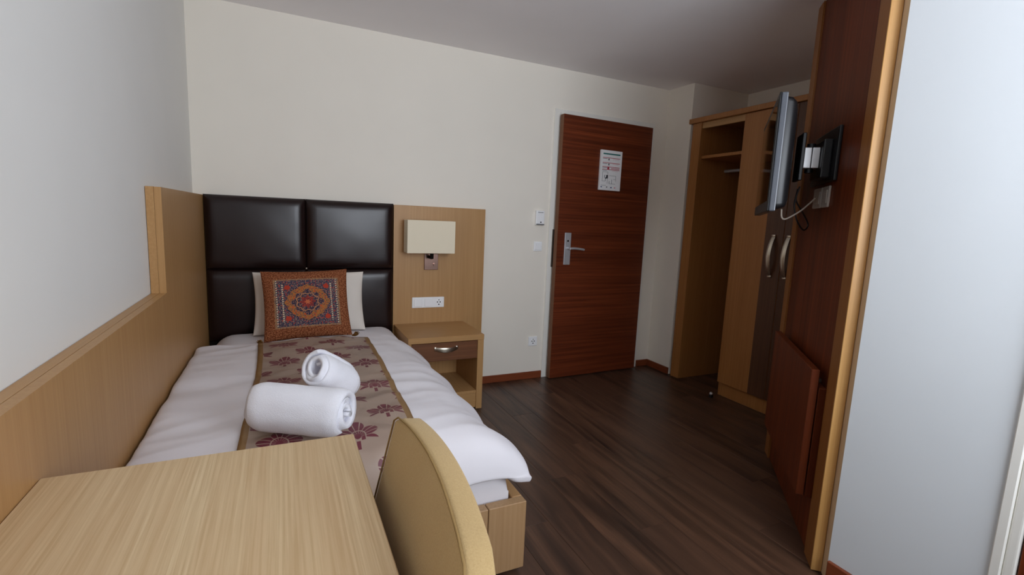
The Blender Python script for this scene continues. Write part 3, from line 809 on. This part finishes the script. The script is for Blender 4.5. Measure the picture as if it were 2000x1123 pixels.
t.box('shelf', (WXF + 0.03, WXB - 0.012, -0.772, -0.385, 1.762, 1.784), 'oak_wardrobe', 0.001)
bm = bmesh.new(); add_cyl(bm, (3.65, -0.385, 1.688), (3.65, -0.772, 1.688), 0.012, seg=14); t.part('coat_rail', bm, 'steel', 40)
t.box('plinth', (WXF + 0.022, WXF + 0.040, WYR + 0.02, -0.802, 0.0, 0.098), 'oak_wardrobe', 0.001)
def wdoor(y_hi, y_lo, dark_hi, dark_lo, hy):
    z0, z1 = 0.104, 2.027
    d = t.box('door', (WXF, WXF + 0.020, y_lo, y_hi, z0, z1), 'oak_wardrobe', 0.001)
    t.box('dark_strip', (WXF - 0.0015, WXF + 0.0185, dark_lo, dark_hi, z0, z1), 'walnut_z', 0.0005, parent=d)
    bm = bmesh.new(); N = 18; prev = None
    for i in range(N + 1):
        s = i / N; z = 0.932 + 0.272 * s; a = math.sin(math.pi * s) ** 0.8
        xx = WXF - 0.004 - 0.040 * a; hw = 0.013 + 0.003 * a
        ring = [bm.verts.new(p) for p in ((xx, hy - hw, z), (xx - 0.004, hy, z), (xx, hy + hw, z), (xx + 0.004, hy, z))]
        if prev:
            for k in range(4): bm.faces.new((prev[k], prev[(k + 1) % 4], ring[(k + 1) % 4], ring[k]))
        else: bm.faces.new(ring)
        prev = ring
    bm.faces.new(prev[::-1])
    for z in (0.928, 1.196): add_box(bm, WXF - 0.012, WXF - 0.001, hy - 0.014, hy + 0.014, z, z + 0.014, 0.001)
    t.part('handle', bm, 'nickel', 45, d)
wdoor(-0.776, -1.168, -1.036, -1.1675, -1.104)
wdoor(-1.172, -1.575, -1.1725, -1.304, -1.210)

t = T('door_stop', 'small shiny metal door stop on the floor before the wardrobe', 'door stop', (3.275, -0.80, 0))
bm = bmesh.new(); add_cyl(bm, (3.275, -0.80, 0), (3.275, -0.80, 0.018), 0.016, 0.014, 20); t.part('base', bm, 'black_plastic', 40)
bm = bmesh.new(); bmesh.ops.create_uvsphere(bm, u_segments=16, v_segments=10, radius=0.013, matrix=Matrix.Translation((3.275, -0.80, 0.026))); t.part('knob', bm, 'steel', 60)

# ------------------------------------------------------------------ diagonal mahogany panel with TV (local x along the wall, y out of it)
t = T('mahogany_wall_board', 'tall mahogany wall board framed by oak strips behind the television', 'wall panel', (K[0], K[1], 0), th, local=True)
t.box('board', (0.150, 0.968, 0.001, 0.026, 0.004, H - 0.004), 'mahog_z', 0.001)
t.box('frame_strip', (0.053, 0.149, 0.001, 0.035, 0.002, H - 0.004), 'oak_shaded', 0.001)
t.box('frame_strip', (0.969, 1.060, 0.001, 0.035, 0.002, H - 0.004), 'oak_shaded', 0.001)
t.box('edge_band', (0.046, 0.0525, 0.001, 0.0355, 0.002, H - 0.004), 'oak_edge', 0.003, 3)  # window-lit end of the near strip, its light painted as paler oak

t = T('folding_table', 'mahogany drop leaf table folded down on the television panel', 'table', (K[0] + 0.5 * dx, K[1] + 0.5 * dy, 0.2), th, local=True)
t.box('leaf', (-0.325, 0.40, 0.056, 0.084, 0.02, 0.525), 'mahog_z', 0.002)
t.box('batten', (-0.325, 0.40, 0.0265, 0.052, 0.015, 0.455), 'mahog_z', 0.002)
for x in (-0.22, 0.3):
    t.box('hinge', (x - 0.03, x + 0.03, 0.0265, 0.056, 0.456, 0.470), 'dark_metal', 0.001)

t = T('socket_pair', 'two metallic framed sockets on the mahogany panel below the television', 'socket', (K[0] + 0.6 * dx, K[1] + 0.6 * dy, 1.38), th, local=True)
for x0, x1 in ((-0.140, -0.050), (-0.030, 0.095)):
    fr_ = t.box('frame', (x0, x1, 0.0265, 0.036, -0.038, 0.050), 'socket_metal', 0.003)
    t.box('insert', (x0 + 0.016, x1 - 0.016, 0.036, 0.039, -0.022, 0.034), 'socket_metal', 0.002, parent=fr_)

t = T('television_bracket', 'black swivel wall bracket with bright aluminium arm holding the television', 'bracket', (K[0] + 0.53 * dx, K[1] + 0.53 * dy, 1.53), th, local=True)
t.box('wall_plate', (-0.125, 0.235, 0.0265, 0.040, -0.085, 0.130), 'black_plastic', 0.004, 2)
t.box('plate_block', (-0.07, 0.10, 0.040, 0.075, -0.070, 0.085), 'black_plastic', 0.006, 2)
t.box('arm', (-0.036, 0.026, 0.076, 0.104, -0.028, 0.056), 'alu', 0.003, 2)
t.box('arm', (-0.036, 0.026, 0.106, 0.134, -0.028, 0.056), 'alu', 0.003, 2)
bm = bmesh.new(); add_cyl(bm, (-0.005, 0.105, -0.046), (-0.005, 0.105, 0.074), 0.016, seg=16); t.part('pivot', bm, 'black_plastic', 40)
t.box('tilt_head', (-0.05, 0.06, 0.135, 0.150, -0.080, 0.115), 'black_plastic', 0.003)

TVA = math.radians(90 - 48.5); e_ = (math.cos(TVA), math.sin(TVA))
TL, TZ0, TZ1 = 0.76, 1.312, 1.757
E0 = (2.159, -1.959)
TC = (E0[0] + e_[0] * TL / 2, E0[1] + e_[1] * TL / 2)
t = T('television', 'black flat screen television swung out on its wall bracket, seen edge on', 'television', (TC[0], TC[1], TZ0), TVA, local=True)
hh = TZ1 - TZ0
t.box('bezel', (-TL / 2, TL / 2, -0.012, 0.010, 0, hh), 'tv_side', 0.004, 2)
t.box('front_frame', (-TL / 2 - 0.001, TL / 2 + 0.001, 0.010, 0.018, -0.001, hh + 0.001), 'black_plastic', 0.003)
t.box('screen', (-TL / 2 + 0.022, TL / 2 - 0.022, 0.0182, 0.0192, 0.04, hh - 0.022), 'screen', 0.0)
bm = bmesh.new()
secs = [(0.005, -0.012, 0.012), (0.006, -0.030, 0.016), (0.018, -0.046, 0.030), (0.06, -0.056, 0.075), (0.12, -0.060, 0.12)]
prev = None
for ins, y, zi in secs:
    a, c_ = -TL / 2 + ins, TL / 2 - ins; z0, z1 = 0.004 + zi * 0.5, hh - zi
    cr_ = 0.02; ring = []
    for (cx_, cz_, s0) in ((c_ - cr_, z1 - cr_, 0), (a + cr_, z1 - cr_, 1), (a + cr_, z0 + cr_, 2), (c_ - cr_, z0 + cr_, 3)):
        for k in range(5):
            q = (s0 + k / 4) * math.pi / 2; ring.append(bm.verts.new((cx_ + cr_ * math.cos(q), y, cz_ + cr_ * math.sin(q))))
    if prev:
        for k in range(len(ring)): bm.faces.new((prev[k], prev[(k + 1) % len(ring)], ring[(k + 1) % len(ring)], ring[k]))
    else: bm.faces.new(ring)
    prev = ring
bm.faces.new(prev)
t.part('rear_housing', bm, 'black_plastic', 50)
t.box('mount_plate', (-0.10, 0.10, -0.078, -0.0605, 0.11, 0.33), 'black_plastic', 0.003)

def panel_pt(s, h, z): return (K[0] + s * dx - h * dy, K[1] + s * dy + h * dx, z)
bm = bmesh.new(); add_tube(bm, spline([panel_pt(0.62, 0.046, 1.385), panel_pt(0.60, 0.07, 1.36), panel_pt(0.56, 0.11, 1.325), panel_pt(0.53, 0.165, 1.290), panel_pt(0.52, 0.185, 1.295), panel_pt(0.52, 0.19, 1.33)], 8), 0.0035, 8)
tag(link('cable', bm, 'cable_white', None, 60), 'white cable looping from the television down to the panel socket', 'cable')
bm = bmesh.new(); add_tube(bm, spline([panel_pt(0.55, 0.125, 1.43), panel_pt(0.56, 0.135, 1.36), panel_pt(0.56, 0.120, 1.29), panel_pt(0.58, 0.085, 1.245), panel_pt(0.60, 0.065, 1.27), panel_pt(0.58, 0.095, 1.32), panel_pt(0.56, 0.13, 1.37), panel_pt(0.555, 0.13, 1.42)], 8), 0.0035, 8)
tag(link('cable', bm, 'black_plastic', None, 60), 'black cable hanging in a loop below the television back', 'cable')

# ------------------------------------------------------------------ bathroom door at the right edge
d2 = bpy.data.objects.new('door_2', None); COL.objects.link(d2); d2.location = (XR, D2A, 0); structure(d2); off = d2.location.copy()
bm = bmesh.new()
for (y0, y1, z0, z1) in ((D2A - 0.024, D2A, 0, D2Z), (D2B, D2B + 0.024, 0, D2Z), (D2B, D2A, D2Z - 0.024, D2Z)):
    add_box(bm, XR - 0.010, XR + 0.02, y0, y1, z0, z1, 0.003)
link('casing', bm, 'white_metal', d2, origin=off)
bm = bmesh.new()
for (y0, y1, z0, z1) in ((D2A - 0.049, D2A - 0.0245, 0, D2Z - 0.025), (D2B + 0.0245, D2B + 0.049, 0, D2Z - 0.025), (D2B + 0.0245, D2A - 0.0245, D2Z - 0.049, D2Z - 0.025)):
    add_box(bm, XR - 0.004, XR + 0.09, y0, y1, z0, z1, 0.006, 3)
link('jamb', bm, 'white_metal', d2, origin=off)
bm = bmesh.new(); add_box(bm, XR + 0.004, XR + 0.044, D2B + 0.052, D2A - 0.052, 0.008, D2Z - 0.052, 0.002)
lf2 = link('leaf', bm, 'mahog_z', d2, origin=off)
bm = bmesh.new(); add_box(bm, XR - 0.004, XR + 0.004, D2B + 0.09, D2B + 0.13, 0.93, 1.13, 0.002)
add_tube(bm, spline([(XR - 0.002, D2B + 0.11, 1.04), (XR - 0.04, D2B + 0.11, 1.04), (XR - 0.048, D2B + 0.14, 1.04), (XR - 0.046, D2B + 0.22, 1.038)], 6), 0.009, 10)
link('handle', bm, 'steel', lf2, 40, origin=off)
